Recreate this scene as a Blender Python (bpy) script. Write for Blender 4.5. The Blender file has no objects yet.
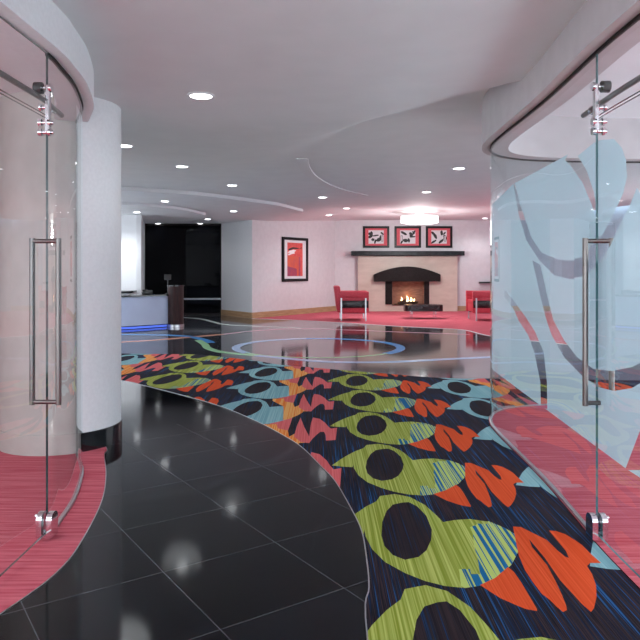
import bpy, bmesh, math, random
from mathutils import Vector, Matrix
from mathutils.geometry import delaunay_2d_cdt
random.seed(7)
C = bpy.context.scene.collection
H = 1.4; F = 667.0
sc = bpy.context.scene

def G(x, y):                     # a spot on the floor measured from the photograph
    Y = F*H/(y-270.0)
    return ((x-320.0)/F*Y, Y)
def Z(y, Y): return H-(y-270.0)*Y/F
def XX(x, Y): return (x-320.0)/F*Y

# ------------------------------------------------------------------ materials
def nt(m):
    m.use_nodes = True
    return m.node_tree
def principled(name, col, rough=0.5, metal=0.0, spec=0.5, emit=None, es=0.0, coat=0.0):
    m = bpy.data.materials.new(name); t = nt(m); b = t.nodes['Principled BSDF']
    b.inputs['Base Color'].default_value = (*col, 1); b.inputs['Roughness'].default_value = rough
    b.inputs['Metallic'].default_value = metal; b.inputs['Specular IOR Level'].default_value = spec
    b.inputs['Coat Weight'].default_value = coat
    if emit:
        b.inputs['Emission Color'].default_value = (*emit, 1); b.inputs['Emission Strength'].default_value = es
    return m
def noisy(name, c1, c2, scale=(1,1,1), ns=5, rough=0.6, detail=3, lo=0.35, hi=0.65, bump=0.0, metal=0, spec=0.5, stops=None, rot=0.0, coords='Object'):
    m = principled(name, c1, rough, metal, spec); t = m.node_tree; b = t.nodes['Principled BSDF']
    tc = t.nodes.new('ShaderNodeTexCoord'); mp = t.nodes.new('ShaderNodeMapping'); n = t.nodes.new('ShaderNodeTexNoise'); r = t.nodes.new('ShaderNodeValToRGB')
    mp.inputs['Scale'].default_value = scale; mp.inputs['Rotation'].default_value = (0, 0, rot)
    n.inputs['Scale'].default_value = ns; n.inputs['Detail'].default_value = detail
    t.links.new(tc.outputs[coords], mp.inputs[0]); t.links.new(mp.outputs[0], n.inputs['Vector']); t.links.new(n.outputs['Fac'], r.inputs[0])
    cr = r.color_ramp
    cr.elements[0].position = lo; cr.elements[0].color = (*c1, 1); cr.elements[1].position = hi; cr.elements[1].color = (*c2, 1)
    if stops:
        for p, c in stops:
            e = cr.elements.new(p); e.color = (*c, 1)
    t.links.new(r.outputs[0], b.inputs['Base Color'])
    if bump:
        bp = t.nodes.new('ShaderNodeBump'); bp.inputs['Strength'].default_value = bump; bp.inputs['Distance'].default_value = 0.01
        t.links.new(n.outputs['Fac'], bp.inputs['Height']); t.links.new(bp.outputs[0], b.inputs['Normal'])
    return m
def srgb(r, g, b):
    f = lambda v: ((v/255+0.055)/1.055)**2.4 if v > 10 else v/255/12.92
    return (f(r), f(g), f(b))

M = {}
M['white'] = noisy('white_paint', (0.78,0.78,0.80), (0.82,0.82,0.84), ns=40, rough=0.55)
M['ceil'] = noisy('ceiling_paint', (0.80,0.81,0.83), (0.83,0.84,0.86), ns=3, rough=0.7)
M['pinkwall'] = noisy('lobby_wall_paint', (0.70,0.675,0.70), (0.74,0.715,0.74), ns=8, rough=0.7)
M['bluewall'] = noisy('pale_blue_wall_paint', (0.30,0.42,0.56), (0.34,0.46,0.60), ns=5, rough=0.6)
M['header'] = noisy('shaded_header_paint', (0.52,0.49,0.50), (0.56,0.53,0.54), ns=6, rough=0.6)  # shade on the right header is put into this darker colour
M['beige'] = noisy('warm_beige_paint', (0.50,0.46,0.43), (0.55,0.51,0.48), ns=6, rough=0.6)
M['black_gloss'] = noisy('black_polished_stone', (0.006,0.006,0.008), (0.012,0.012,0.015), ns=8, rough=0.08)
M['oak'] = noisy('oak', (0.42,0.25,0.13), (0.55,0.36,0.20), scale=(1,1,12), ns=3, rough=0.45)
M['steel'] = noisy('brushed_steel', (0.15,0.13,0.125), (0.21,0.19,0.18), scale=(60,60,1), ns=4, rough=0.28, metal=1)
M['chrome'] = noisy('chrome', (0.75,0.76,0.78), (0.82,0.83,0.85), ns=10, rough=0.10, metal=1)
M['rubber'] = noisy('black_rubber', (0.012,0.012,0.012), (0.02,0.02,0.02), ns=30, rough=0.5)
M['alu'] = noisy('satin_aluminium', (0.55,0.55,0.57), (0.62,0.62,0.64), ns=30, rough=0.3, metal=1)
M['glow'] = principled('lamp_lens', (1,1,1), emit=(0.95,0.98,1.0), es=6)
M['drum'] = principled('lit_fabric_drum', (0.9,0.9,0.88), 0.8, emit=(1.0,0.98,0.94), es=1.2)
M['redlea'] = noisy('red_upholstery', (0.50,0.035,0.06), (0.60,0.06,0.09), ns=30, rough=0.45, bump=0.1)
M['blacklea'] = noisy('black_leather', (0.012,0.008,0.01), (0.022,0.014,0.016), ns=40, rough=0.25, bump=0.1)
M['darkwood'] = noisy('dark_wood', (0.020,0.007,0.007), (0.045,0.014,0.014), scale=(6,6,1), ns=4, rough=0.45, spec=0.25)
M['darkmet'] = noisy('dark_bronze_metal', (0.012,0.009,0.009), (0.02,0.016,0.016), ns=20, rough=0.5, spec=0.12)
M['mantel'] = noisy('black_mantel_stone', (0.008,0.010,0.012), (0.025,0.03,0.034), ns=10, rough=0.4, spec=0.25)
M['stone'] = noisy('cream_fireplace_stone', (0.56,0.46,0.39), (0.64,0.54,0.46), scale=(1,1,3), ns=2, rough=0.35)
M['brick'] = noisy('firebrick', (0.20,0.10,0.07), (0.32,0.17,0.12), scale=(1,1,4), ns=6, rough=0.9)
M['charred'] = noisy('charred_log', (0.02,0.014,0.012), (0.09,0.05,0.03), ns=30, rough=0.9, bump=0.4)
M['flame'] = principled('flame', (1,0.7,0.3), emit=(1.0,0.72,0.40), es=4)
M['frame'] = noisy('black_frame_wood', (0.010,0.009,0.010), (0.02,0.018,0.02), ns=20, rough=0.35, spec=0.2)
M['matw'] = noisy('white_mat_board', (0.76,0.73,0.75), (0.80,0.77,0.79), ns=40, rough=0.8)
M['coral_mat'] = noisy('coral_mat_board', (0.70,0.10,0.13), (0.76,0.13,0.16), ns=20, rough=0.7)
M['ink'] = noisy('black_ink', (0.02,0.02,0.02), (0.04,0.04,0.04), ns=40, rough=0.7)
M['artred'] = noisy('red_print', (0.62,0.06,0.06), (0.70,0.11,0.09), ns=10, rough=0.6)
M['artorange'] = noisy('orange_print', (0.66,0.11,0.05), (0.55,0.09,0.08), ns=5, rough=0.6)
M['artpurple'] = noisy('purple_print', (0.32,0.05,0.12), (0.44,0.07,0.10), ns=8, rough=0.6)
M['desk'] = noisy('pale_blue_laminate', (0.52,0.58,0.78), (0.56,0.62,0.82), ns=3, rough=0.35)
M['led'] = principled('blue_led_strip', (0.1,0.2,1), emit=(0.12,0.22,1.0), es=0.5)
M['nightglass'] = principled('night_glass', (0.002,0.002,0.003), 0.04, spec=0.12)
M['plastic'] = noisy('black_plastic', (0.012,0.012,0.014), (0.02,0.02,0.022), ns=20, rough=0.35)
M['paper'] = noisy('white_paper', (0.75,0.75,0.75), (0.8,0.8,0.8), ns=30, rough=0.8)
# carpets
ST = (120, 0.9, 1)
M['cp_base'] = noisy('carpet_navy_streaks', (0.010,0.009,0.013), (0.018,0.10,0.27), scale=ST, ns=1, rough=0.95, detail=2, lo=0.36, hi=0.66, spec=0.1,
                     stops=[(0.44,(0.050,0.030,0.036)),(0.50,(0.006,0.006,0.010)),(0.55,(0.010,0.022,0.06)),(0.59,(0.010,0.009,0.015))])
M['cp_hole'] = noisy('carpet_dark_streaks', (0.012,0.009,0.013), (0.012,0.05,0.15), scale=ST, ns=1, rough=0.95, detail=2, lo=0.4, hi=0.75, spec=0.1,
                     stops=[(0.5,(0.035,0.022,0.026)),(0.58,(0.010,0.010,0.016))])
M['cp_green'] = noisy('carpet_green', (0.23,0.28,0.03), (0.52,0.56,0.15), scale=ST, ns=0.8, rough=0.95, detail=2, lo=0.4, hi=0.68, spec=0.1)
M['cp_greenstripe'] = noisy('carpet_green_blue_stripes', (0.01,0.13,0.30), (0.50,0.60,0.16), scale=(100,0.5,1), ns=1, rough=0.95, detail=0, lo=0.47, hi=0.50, spec=0.1)
M['cp_orange'] = noisy('carpet_orange', (0.66,0.07,0.015), (0.82,0.12,0.04), scale=ST, ns=0.8, rough=0.95, lo=0.4, hi=0.7, spec=0.1)
M['cp_blue'] = noisy('carpet_pale_blue', (0.18,0.38,0.44), (0.34,0.56,0.58), scale=ST, ns=0.8, rough=0.95, lo=0.4, hi=0.68, spec=0.1)
M['cp_coral'] = noisy('carpet_coral', (0.66,0.11,0.12), (0.80,0.19,0.19), scale=ST, ns=0.8, rough=0.95, lo=0.4, hi=0.7, spec=0.1)
M['cp_orstripe'] = noisy('carpet_orange_stripes', (0.80,0.20,0.03), (0.85,0.42,0.13), scale=(100,0.5,1), ns=1, rough=0.95, detail=0, lo=0.46, hi=0.52, spec=0.1)
M['pinkcp'] = noisy('pink_carpet', (0.44,0.055,0.085), (0.70,0.19,0.23), scale=(2.2,42,1), ns=1, rough=0.95, detail=4, lo=0.3, hi=0.72, spec=0.1, bump=0.5)

def tile_mat(name, c1, c2, sp, r0, r1):
    m = principled(name, c1, 0.05, spec=sp); t = m.node_tree; b = t.nodes['Principled BSDF']
    tc = t.nodes.new('ShaderNodeTexCoord'); mp = t.nodes.new('ShaderNodeMapping'); mp.vector_type = 'TEXTURE'
    ox, oy = G(163.4, 571.5)
    mp.inputs['Location'].default_value = (ox, oy, 0); mp.inputs['Rotation'].default_value = (0, 0, math.radians(34.3))
    br = t.nodes.new('ShaderNodeTexBrick'); br.offset = 0; br.squash = 1
    br.inputs['Scale'].default_value = 1; br.inputs['Brick Width'].default_value = 0.6; br.inputs['Row Height'].default_value = 0.6
    br.inputs['Mortar Size'].default_value = 0.0022; br.inputs['Mortar Smooth'].default_value = 0.2; br.inputs['Bias'].default_value = 0
    br.inputs['Color1'].default_value = (*c1,1); br.inputs['Color2'].default_value = (*c2,1); br.inputs['Mortar'].default_value = (0.10,0.11,0.12,1)
    t.links.new(tc.outputs['Object'], mp.inputs[0]); t.links.new(mp.outputs[0], br.inputs['Vector'])
    t.links.new(br.outputs['Color'], b.inputs['Base Color'])
    n = t.nodes.new('ShaderNodeTexNoise'); n.inputs['Scale'].default_value = 1.7
    r = t.nodes.new('ShaderNodeMapRange'); r.inputs['To Min'].default_value = r0; r.inputs['To Max'].default_value = r1
    t.links.new(tc.outputs['Object'], n.inputs['Vector']); t.links.new(n.outputs['Fac'], r.inputs['Value']); t.links.new(r.outputs[0], b.inputs['Roughness'])
    return m
M['tile'] = tile_mat('black_floor_tile', (0.002,0.0025,0.004), (0.004,0.0045,0.008), 0.19, 0.06, 0.10)
M['lobbytile'] = tile_mat('lobby_floor_tile', (0.035,0.038,0.05), (0.05,0.053,0.068), 0.62, 0.06, 0.09)

def glass_mat(name, tint, gl=(0.95,1,1)):
    m = bpy.data.materials.new(name); t = nt(m); t.nodes.clear()
    o = t.nodes.new('ShaderNodeOutputMaterial'); mx = t.nodes.new('ShaderNodeMixShader'); tr = t.nodes.new('ShaderNodeBsdfTransparent'); g = t.nodes.new('ShaderNodeBsdfGlossy'); fr = t.nodes.new('ShaderNodeFresnel')
    tr.inputs[0].default_value = (*tint, 1); g.inputs['Color'].default_value = (*gl, 1); g.inputs['Roughness'].default_value = 0.0; fr.inputs['IOR'].default_value = 1.45
    geo = t.nodes.new('ShaderNodeNewGeometry'); s = t.nodes.new('ShaderNodeMath'); s.operation = 'SUBTRACT'; s.inputs[0].default_value = 1
    mu = t.nodes.new('ShaderNodeMath'); mu.operation = 'MULTIPLY'
    t.links.new(geo.outputs['Backfacing'], s.inputs[1]); t.links.new(fr.outputs[0], mu.inputs[0]); t.links.new(s.outputs[0], mu.inputs[1])
    t.links.new(mu.outputs[0], mx.inputs[0]); t.links.new(tr.outputs[0], mx.inputs[1]); t.links.new(g.outputs[0], mx.inputs[2]); t.links.new(mx.outputs[0], o.inputs[0])
    return m
M['glass'] = glass_mat('clear_glass', (0.965,0.985,0.985))
M['glassedge_teal'] = principled('teal_glass_edge', (0.06,0.17,0.18), 0.08)
M['glassedge'] = principled('green_glass_edge', (0.012,0.05,0.05), 0.08)
def frost_mat():
    m = bpy.data.materials.new('frosted_film'); t = nt(m); t.nodes.clear()
    o = t.nodes.new('ShaderNodeOutputMaterial'); mx = t.nodes.new('ShaderNodeMixShader'); mx2 = t.nodes.new('ShaderNodeMixShader')
    tr = t.nodes.new('ShaderNodeBsdfTransparent'); d = t.nodes.new('ShaderNodeBsdfDiffuse'); l = t.nodes.new('ShaderNodeBsdfTranslucent')
    tc = t.nodes.new('ShaderNodeTexCoord'); n = t.nodes.new('ShaderNodeTexNoise'); n.inputs['Scale'].default_value = 300
    r = t.nodes.new('ShaderNodeMapRange'); r.inputs['To Min'].default_value = 0.90; r.inputs['To Max'].default_value = 0.97
    t.links.new(tc.outputs['Object'], n.inputs['Vector']); t.links.new(n.outputs['Fac'], r.inputs['Value']); t.links.new(r.outputs[0], mx2.inputs[0])
    tr.inputs[0].default_value = (0.8,0.95,1,1)
    d.inputs[0].default_value = (0.44,0.58,0.64,1); l.inputs[0].default_value = (0.46,0.61,0.67,1)
    mx.inputs[0].default_value = 0.5
    t.links.new(d.outputs[0], mx.inputs[1]); t.links.new(l.outputs[0], mx.inputs[2])
    t.links.new(tr.outputs[0], mx2.inputs[1]); t.links.new(mx.outputs[0], mx2.inputs[2]); t.links.new(mx2.outputs[0], o.inputs[0])
    return m
M['frost'] = frost_mat()

# ------------------------------------------------------------------ mesh helpers
def link(name, bm, mats, parent=None, smooth=False, up=False):
    me = bpy.data.meshes.new(name)
    bmesh.ops.recalc_face_normals(bm, faces=bm.faces[:])
    if up:
        for f in bm.faces:
            if f.normal.z < 0: f.normal_flip()
    bm.to_mesh(me); bm.free()
    if not isinstance(mats, (list, tuple)): mats = [mats]
    for m in mats: me.materials.append(M[m])
    if smooth:
        for p in me.polygons: p.use_smooth = True
        try: me.set_sharp_from_angle(angle=math.radians(35))
        except Exception: pass
    o = bpy.data.objects.new(name, me); C.objects.link(o)
    if parent: o.parent = parent
    return o
def tag(o, label, cat, group=None):
    o['label'] = label; o['category'] = cat
    if group: o['group'] = group
    return o
def struct(o, label=None, cat=None):
    o['kind'] = 'structure'
    if label: o['label'] = label
    if cat: o['category'] = cat
    return o
def thing(name, label, cat, loc=(0,0,0), rz=0, group=None):
    o = bpy.data.objects.new(name, None); C.objects.link(o); o.location = loc; o.rotation_euler = (0,0,rz); o.empty_display_size = 0.1
    return tag(o, label, cat, group)
def box(bm, c, s, mi=0, bev=0.0, rz=0.0):
    r = bmesh.ops.create_cube(bm, size=1); vs = r['verts']
    bmesh.ops.scale(bm, vec=s, verts=vs)
    if bev:
        es = list({e for v in vs for e in v.link_edges})
        rr = bmesh.ops.bevel(bm, geom=es, offset=bev, segments=2, affect='EDGES', profile=0.5)
        vs = list({v for f in rr['faces'] for v in f.verts} | {v for v in vs if v.is_valid})
    if rz: bmesh.ops.rotate(bm, cent=(0,0,0), matrix=Matrix.Rotation(rz, 3, 'Z'), verts=vs)
    bmesh.ops.translate(bm, vec=c, verts=vs)
    for f in {f for v in vs for f in v.link_faces}: f.material_index = mi
    return vs
def cyl(bm, a, b, r, seg=20, mi=0, r2=None):
    a = Vector(a); b = Vector(b); d = b-a
    q = d.to_track_quat('Z', 'Y').to_matrix().to_4x4(); q.translation = (a+b)/2
    rr = bmesh.ops.create_cone(bm, cap_ends=True, segments=seg, radius1=r, radius2=r if r2 is None else r2, depth=d.length, matrix=q)
    for f in {f for v in rr['verts'] for f in v.link_faces}: f.material_index = mi
    return rr['verts']
def prism(bm, pts, z0, z1, mi=0):          # vertical extrusion of an xy outline
    lo = [bm.verts.new((x, y, z0)) for x, y in pts]; hi = [bm.verts.new((x, y, z1)) for x, y in pts]
    n = len(pts); fs = [bm.faces.new(lo[::-1]), bm.faces.new(hi)]
    for i in range(n): fs.append(bm.faces.new((lo[i], lo[(i+1)%n], hi[(i+1)%n], hi[i])))
    for f in fs: f.material_index = mi
def prism_y(bm, pts, y0, y1, mi=0):        # extrusion along y of an xz outline
    a = [bm.verts.new((x, y0, z)) for x, z in pts]; b = [bm.verts.new((x, y1, z)) for x, z in pts]
    n = len(pts); fs = [bm.faces.new(a), bm.faces.new(b[::-1])]
    for i in range(n): fs.append(bm.faces.new((a[i], b[i], b[(i+1)%n], a[(i+1)%n])))
    for f in fs: f.material_index = mi
def smooth_path(pts, n=8):                 # Catmull-Rom
    P = [Vector((p[0], p[1])) for p in pts]; P = [2*P[0]-P[1]]+P+[2*P[-1]-P[-2]]; out = []
    for i in range(1, len(P)-2):
        for k in range(n):
            t = k/n
            out.append(0.5*((2*P[i])+(P[i+1]-P[i-1])*t+(2*P[i-1]-5*P[i]+4*P[i+1]-P[i+2])*t*t+(3*P[i]-P[i-1]-3*P[i+1]+P[i+2])*t**3))
    out.append(P[-2]); return [(v.x, v.y) for v in out]
def offset_path(pts, d):
    out = []
    for i, p in enumerate(pts):
        a = Vector(pts[max(i-1, 0)]); b = Vector(pts[min(i+1, len(pts)-1)]); t = (b-a).normalized()
        out.append((p[0]-t.y*d, p[1]+t.x*d))
    return out
def ribbon(bm, pts, d0, d1, z0, z1, mi=(0,0), flat_mi=None):   # solid wall along a path, from offset d0 to d1
    A = offset_path(pts, d0); B = offset_path(pts, d1); n = len(pts)
    a0 = [bm.verts.new((x,y,z0)) for x,y in A]; a1 = [bm.verts.new((x,y,z1)) for x,y in A]
    b0 = [bm.verts.new((x,y,z0)) for x,y in B]; b1 = [bm.verts.new((x,y,z1)) for x,y in B]
    for i in range(n-1):
        for q, m in (((a0[i],a0[i+1],a1[i+1],a1[i]),0), ((b0[i+1],b0[i],b1[i],b1[i+1]),0), ((a1[i],a1[i+1],b1[i+1],b1[i]),1), ((a0[i+1],a0[i],b0[i],b0[i+1]),1)):
            bm.faces.new(q).material_index = mi[m]
    for q in ((a0[0],a1[0],b1[0],b0[0]), (a1[-1],a0[-1],b0[-1],b1[-1])): bm.faces.new(q).material_index = mi[1]
def pip(x, y, poly):
    c = False; j = len(poly)-1
    for i in range(len(poly)):
        xi, yi = poly[i]; xj, yj = poly[j]
        if (yi > y) != (yj > y) and x < (xj-xi)*(y-yi)/(yj-yi)+xi: c = not c
        j = i
    return c
def region(outer, shapes, fmap, extra=()):
    """flat outline cut into coloured shapes (index in material list; None cuts a hole)"""
    V = []; E = []
    for poly in [outer]+[s[0] for s in shapes]:
        k = len(V); V += [Vector(p) for p in poly]; E += [(k+i, k+(i+1)%len(poly)) for i in range(len(poly))]
    V += [Vector(p) for p in extra]
    v, e, f, *_ = delaunay_2d_cdt(V, E, [], 0, 1e-6)
    bb = [(min(p[0] for p in s[0]), max(p[0] for p in s[0]), min(p[1] for p in s[0]), max(p[1] for p in s[0])) for s in shapes]
    bm = bmesh.new(); bv = [bm.verts.new(fmap(*p)) for p in v]
    for t in f:
        cx = sum(v[i][0] for i in t)/len(t); cy = sum(v[i][1] for i in t)/len(t)
        if not pip(cx, cy, outer): continue
        mi = 0
        for sh_, b in zip(shapes, bb):
            if b[0] <= cx <= b[1] and b[2] <= cy <= b[3] and pip(cx, cy, sh_[0]) and (len(sh_) < 3 or pip(cx, cy, sh_[2])): mi = sh_[1]
        if mi is None: continue
        try: fc = bm.faces.new([bv[i] for i in t]); fc.material_index = mi
        except ValueError: pass
    for q in [q for q in bm.verts if not q.link_faces]: bm.verts.remove(q)
    return bm
def dup(root, loc, rz=0, label=None, group=None):
    r = root.copy(); C.objects.link(r); r.location = loc; r.rotation_euler = (0,0,rz)
    if label: r['label'] = label
    if group: r['group'] = group
    for ch in list(root.children):
        c = ch.copy(); C.objects.link(c); c.parent = r
        for g in list(ch.children):
            d = g.copy(); C.objects.link(d); d.parent = c
    return r

# ------------------------------------------------------------------ floor plan
LG = [(-1.62,-2.4),(-1.50,-0.8),(-1.45,0.6),(-1.43,1.8),(-1.428,2.98),(-1.426,3.484),(-1.45,3.72),(-1.50,4.06),(-1.63,4.56),(-1.76,4.88),(-1.855,5.09)]
RG = [(1.46,-2.4),(1.42,-0.8),(1.405,0.8),(1.412,2.0),(1.422,2.965),(1.436,3.459),(1.50,4.447),(1.528,5.66),(1.575,6.14),(1.70,6.50),(1.95,6.75),(2.35,6.9),(3.2,6.98),(4.6,7.0)]
LGs = smooth_path(LG, 8); RGs = smooth_path(RG, 8)
def split_at(path, Y):
    i = min(range(len(path)), key=lambda k: abs(path[k][1]-Y) + (10 if k > len(path)*0.8 else 0)); return path[:i+1], path[i:]
lg_near, lg_far = split_at(LGs, 3.484)
rg_near, rg_far = split_at(RGs, 3.459)

# tile / patterned carpet edge
TE = [(0.19,-2.5),(0.19,0.5)]+[G(*p) for p in ((367.5,640),(369,587),(367,562),(362,532),(352,510),(335,481),(320,465),(304,449),(289,438.5),(257.5,421.6),(220,406),(182,395),(145,385.6),(121,380.5))]+[(-3.6,8.95),(-5.5,9.6)]
TEs = smooth_path(TE[1:], 6); TEs = [TE[0]]+TEs
# lobby edge of the carpet
LE = [(-5.6,11.4)]+[G(*p) for p in ((121,353.5),(160,354),(193,354.3),(219,356.5),(254,360.5),(280,364.7),(304,366.8),(340,369.9),(370,372.3),(420,376.5),(460,378.5),(493,378.5))]+[(3.1,8.55),(4.6,8.4)]
LEs = smooth_path(LE, 5)

# ------------------------------------------------------------------ floor
bm = bmesh.new(); prism(bm, [(-4.7,-2.6),(4.7,-2.6),(4.7,6.9),(4.7,8.4)]+LEs[::-1]+[(-8.1,11.4),(-8.1,6.2),(-4.7,6.2)], -0.102, -0.002); f0 = link('floor', bm, 'tile'); struct(f0, 'glossy black square tile floor with thin pale grout', 'floor')

bm = bmesh.new(); prism(bm, LEs+[(4.7,8.4),(4.7,6.9),(8.1,6.9),(8.1,23.4),(-8.1,23.4),(-8.1,11.4)], -0.102, -0.002); f1 = link('floor', bm, 'lobbytile'); struct(f1, 'polished dark grey lobby floor mirroring the fireplace wall', 'floor')
# patterned carpet
hx, hy = G(406,529)
def rel(p, h): q = G(*p); return (q[0]-h[0], q[1]-h[1])
h2 = G(385,464)
fishA = [rel(p,(hx,hy)) for p in ((380,496),(395,494),(410,497),(425,505),(435,514),(443,522),(455,520),(470,519),(490,522),(505,528),(515,534),(519,541),(518,552),(512,564),(500,576),(485,585),(465,588),(445,586),(425,581),(405,573),(385,562),(372,549),(365.5,536),(364.5,530))]
fishB = [rel(p,h2) for p in ((353,467),(343,466.5),(332.5,465.3),(340,460),(348,455),(356,451),(364,448))]
FISH = fishA+fishB
HOLE = [rel((320+x/4,340+y/4),h2) for x, y in ((255,435),(275,434),(300,444),(325,466),(337,497),(332,520),(315,543),(290,557),(250,563),(215,553),(192,533),(185,510),(190,480),(205,455),(225,440))]
STR = [rel(p,(hx,hy)) for p in ((470,527),(476,525),(477,523.5),(487,524),(488,521),(505,528),(515,534),(519,541),(518,552),(512,564),(500,576),(485,585),(465,588),(461,586),(459,569),(470,569),(471,574),(480,574),(478,560),(474,545),(473,534))]
FIN = [rel(p,(hx,hy)) for p in ((480,585),(495,578),(508,567),(514,572),(521,582),(537,609),(537,611),(526,609),(517,605.5),(500,598))]
W = [rel(p,(hx,hy)) for p in ((513,526.5),(521,527),(533,533),(547,540),(557,550),(565,556.5),(569,558),(566,551),(549,530.5),(556,531),(565,534),(575,540),(582,545),(592,555),(601,563),(590,563),(587,566),(592,574),(596,585),(596.5,597),(594,608),(591,612),(582,604),(560,580),(545,558),(529,539),(532,547),(547,565),(556,582),(562,595),(566,605),(567,610),(563,612),(557,607),(550,600),(542,594),(532,581),(525,570),(519,556),(517,547))]
h3 = G(248.3,408.5)
cz = lambda L: [rel((240+x/5.333,370+y/5.333),h3) for x, y in L]
CFIN = cz(((205,152),(225,136),(255,129),(308,125),(300,150),(290,175),(240,172)))
CW = cz(((345,125),(352,140),(362,160),(385,195),(388,170),(392,145),(400,125),(430,130),(455,145),(468,158),(480,166),(507,163),(500,207),(458,209),(457,190),(450,178),(432,178),(415,190),(400,202),(385,218),(350,215),(318,195),(330,155)))
CST = cz(((180,150),(240,150),(245,165),(290,173),(297,195),(320,185),(335,168),(352,178),(367,217),(300,219),(240,215),(236,190),(180,162)))
CS2 = cz(((240,186),(236,262),(300,262),(400,225),(352,178),(300,195)))
shapes = []
def put(poly, m, X, Y): shapes.append(([(X+a, Y+b) for a, b in poly], m))
for X, oy, kind in ((-4.33,0.05,'g'),(-3.12,6.87,'b'),(-1.95,3.605+0.11,'g'),(-0.735,6.715,'b'),(hx,hy,'g'),(1.655,3.185,'r'),(2.86,3.5,'g')):
    per = 1.19 if kind == 'r' else 1.205; oy = oy % per
    for k in range(-2, 10):
        Y = oy+k*per
        if kind == 'g':
            put(FISH, 1, X, Y); put(HOLE, 2, X, Y); put(STR, 3, X, Y)
        else:
            put(FISH, 5, X, Y); put(HOLE, 2, X, Y); put(CFIN, 6, X, Y); put(CST, 7, X, Y); shapes.append(([(X+a, Y+b) for a, b in CS2], 7, [(X+a, Y+b) for a, b in FISH]))
for X, oy, kind in ((-4.33,0.05,'g'),(-3.12,6.87,'b'),(-1.95,3.605+0.11,'g'),(-0.735,6.715,'b'),(hx,hy,'g'),(1.655,3.185,'r'),(2.86,3.5,'g')):
    per = 1.19 if kind == 'r' else 1.205; oy = oy % per
    for k in range(-2, 10):
        Y = oy+k*per
        if kind == 'g': put(FIN, 4, X, Y); put(W, 4, X, Y)
        else: put(CW, 6, X, Y)
outer = TEs + [(-5.6,9.7)] + LEs + [(4.6,7.0)]
outer = outer + [p for p in offset_path(RGs, 0.02)][::-1][1:]
bm = region(outer, shapes, lambda x, y: (x, y, 0.0))
cp = link('patterned_carpet', bm, ['cp_base','cp_green','cp_hole','cp_greenstripe','cp_orange','cp_blue','cp_coral','cp_orstripe'], up=True)
tag(cp, 'navy streaked carpet path with green, blue and orange abstract shapes', 'carpet')

# pink carpets
PB = [(-2.6,-2.4),(-2.0,0.4),(-1.62,1.7),G(0,614),G(60,569),G(85,535),G(102,500),G(106,475),G(104.5,455),(-1.66,5.2),(-1.8,5.5)]
PBs = smooth_path(PB, 8)
bm = region(PBs+[(-2.2,5.6),(-4.6,6.3),(-4.6,-2.4)], [], lambda x, y: (x, y, 0.0))
tag(link('pink_carpet', bm, 'pinkcp', up=True), 'pink ribbed carpet with curved edge in the left glass room', 'carpet')
bm = region(offset_path(RGs, 0.018)+[(4.6,-2.4)], [], lambda x, y: (x, y, 0.003))
tag(link('pink_carpet', bm, 'pinkcp', up=True), 'pink ribbed carpet behind the right frosted glass wall', 'carpet')
RE = smooth_path([(-1.96,19.25)]+[G(*p) for p in ((300,320.3),(340,322.6),(370,324.4),(400,326.4),(440,328.4),(466,330.3),(492,336.2))]+[(4.6,12.6),(5.6,11.6),(7.95,11)], 6)
bm = region(RE+[(7.95,22.78),(0.5,22.78)], [], lambda x, y: (x, y, 0.0))
tag(link('pink_carpet', bm, 'pinkcp', up=True), 'pink carpet of the seating area in front of the fireplace', 'carpet')
# metal edge strips
def strip(name, pts, w, z, mat, label, cat='edge strip', n=6, raw=False):
    P = pts if raw else smooth_path(pts, n); bm = bmesh.new(); ribbon(bm, P, -w/2, w/2, -0.001, z)
    o = link(name, bm, mat); struct(o, label, cat); return o
strip('trim_1', TEs, 0.006, 0.0012, 'alu', 'thin metal strip between patterned carpet and black tile', raw=True)
strip('trim_2', PBs, 0.006, 0.0012, 'alu', 'thin metal strip around the left pink carpet', raw=True)
strip('trim_3', RE, 0.05, 0.003, 'white', 'pale strip bordering the seating area carpet', raw=True)
# inlaid coloured light-hued rings in the lobby floor
for nme, col in (('inlay_blue',(0.10,0.38,0.85)),('inlay_pale',(0.45,0.62,0.92)),('inlay_green',(0.42,0.75,0.42)),('inlay_orange',(0.85,0.40,0.28)),('inlay_white',(0.75,0.85,0.80)),('inlay_pink',(0.85,0.5,0.58))):
    M[nme] = principled(nme, col, 0.12)
cx, cy, r = -0.03, 12.15, 1.49
def arc(a0, a1, n=40): return [(cx+r*math.cos(math.radians(a0+(a1-a0)*i/n)), cy+r*math.sin(math.radians(a0+(a1-a0)*i/n))) for i in range(n+1)]
def inlay(P, w, mat, label, raw=False, n=8):
    Q = P if raw else smooth_path(P, n); bm = bmesh.new(); ribbon(bm, Q, -w/2, w/2, -0.006, 0.0015)
    return tag(link('floor_inlay', bm, mat), label, 'floor inlay', 'coloured inlay lines in the lobby floor')
inlay(arc(-40,100), 0.16, 'inlay_blue', 'blue arc closing the right side of the floor circle', True)
inlay(arc(100,215), 0.15, 'inlay_pale', 'pale blue arc closing the left side of the floor circle', True)
inlay(arc(215,320), 0.05, 'inlay_green', 'pale green arc at the near side of the floor circle', True)
inlay([G(*p) for p in ((198,340),(204.5,344),(208,348),(221,351.8),(240,354),(257,355.5))], 0.14, 'inlay_green', 'green curved inlay left of the floor circle')
inlay([G(*p) for p in ((257,355.5),(290,358.6),(320,361.2),(357,362.2),(400,361.4),(447,359),(492,356.7),(560,352))], 0.15, 'inlay_pale', 'pale blue long curved inlay in front of the floor circle')
inlay([G(*p) for p in ((90,336),(121,334.6),(157,334.8),(180,335.6),(192,336.8),(206,340.2),(211,342.5))], 0.16, 'inlay_blue', 'bright blue inlay curving in front of the reception desk')
inlay([G(*p) for p in ((100,343.5),(121,342),(157.5,339.8),(206,335.6),(222,334.3))], 0.16, 'inlay_orange', 'orange inlay crossing the floor before the reception desk')
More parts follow.
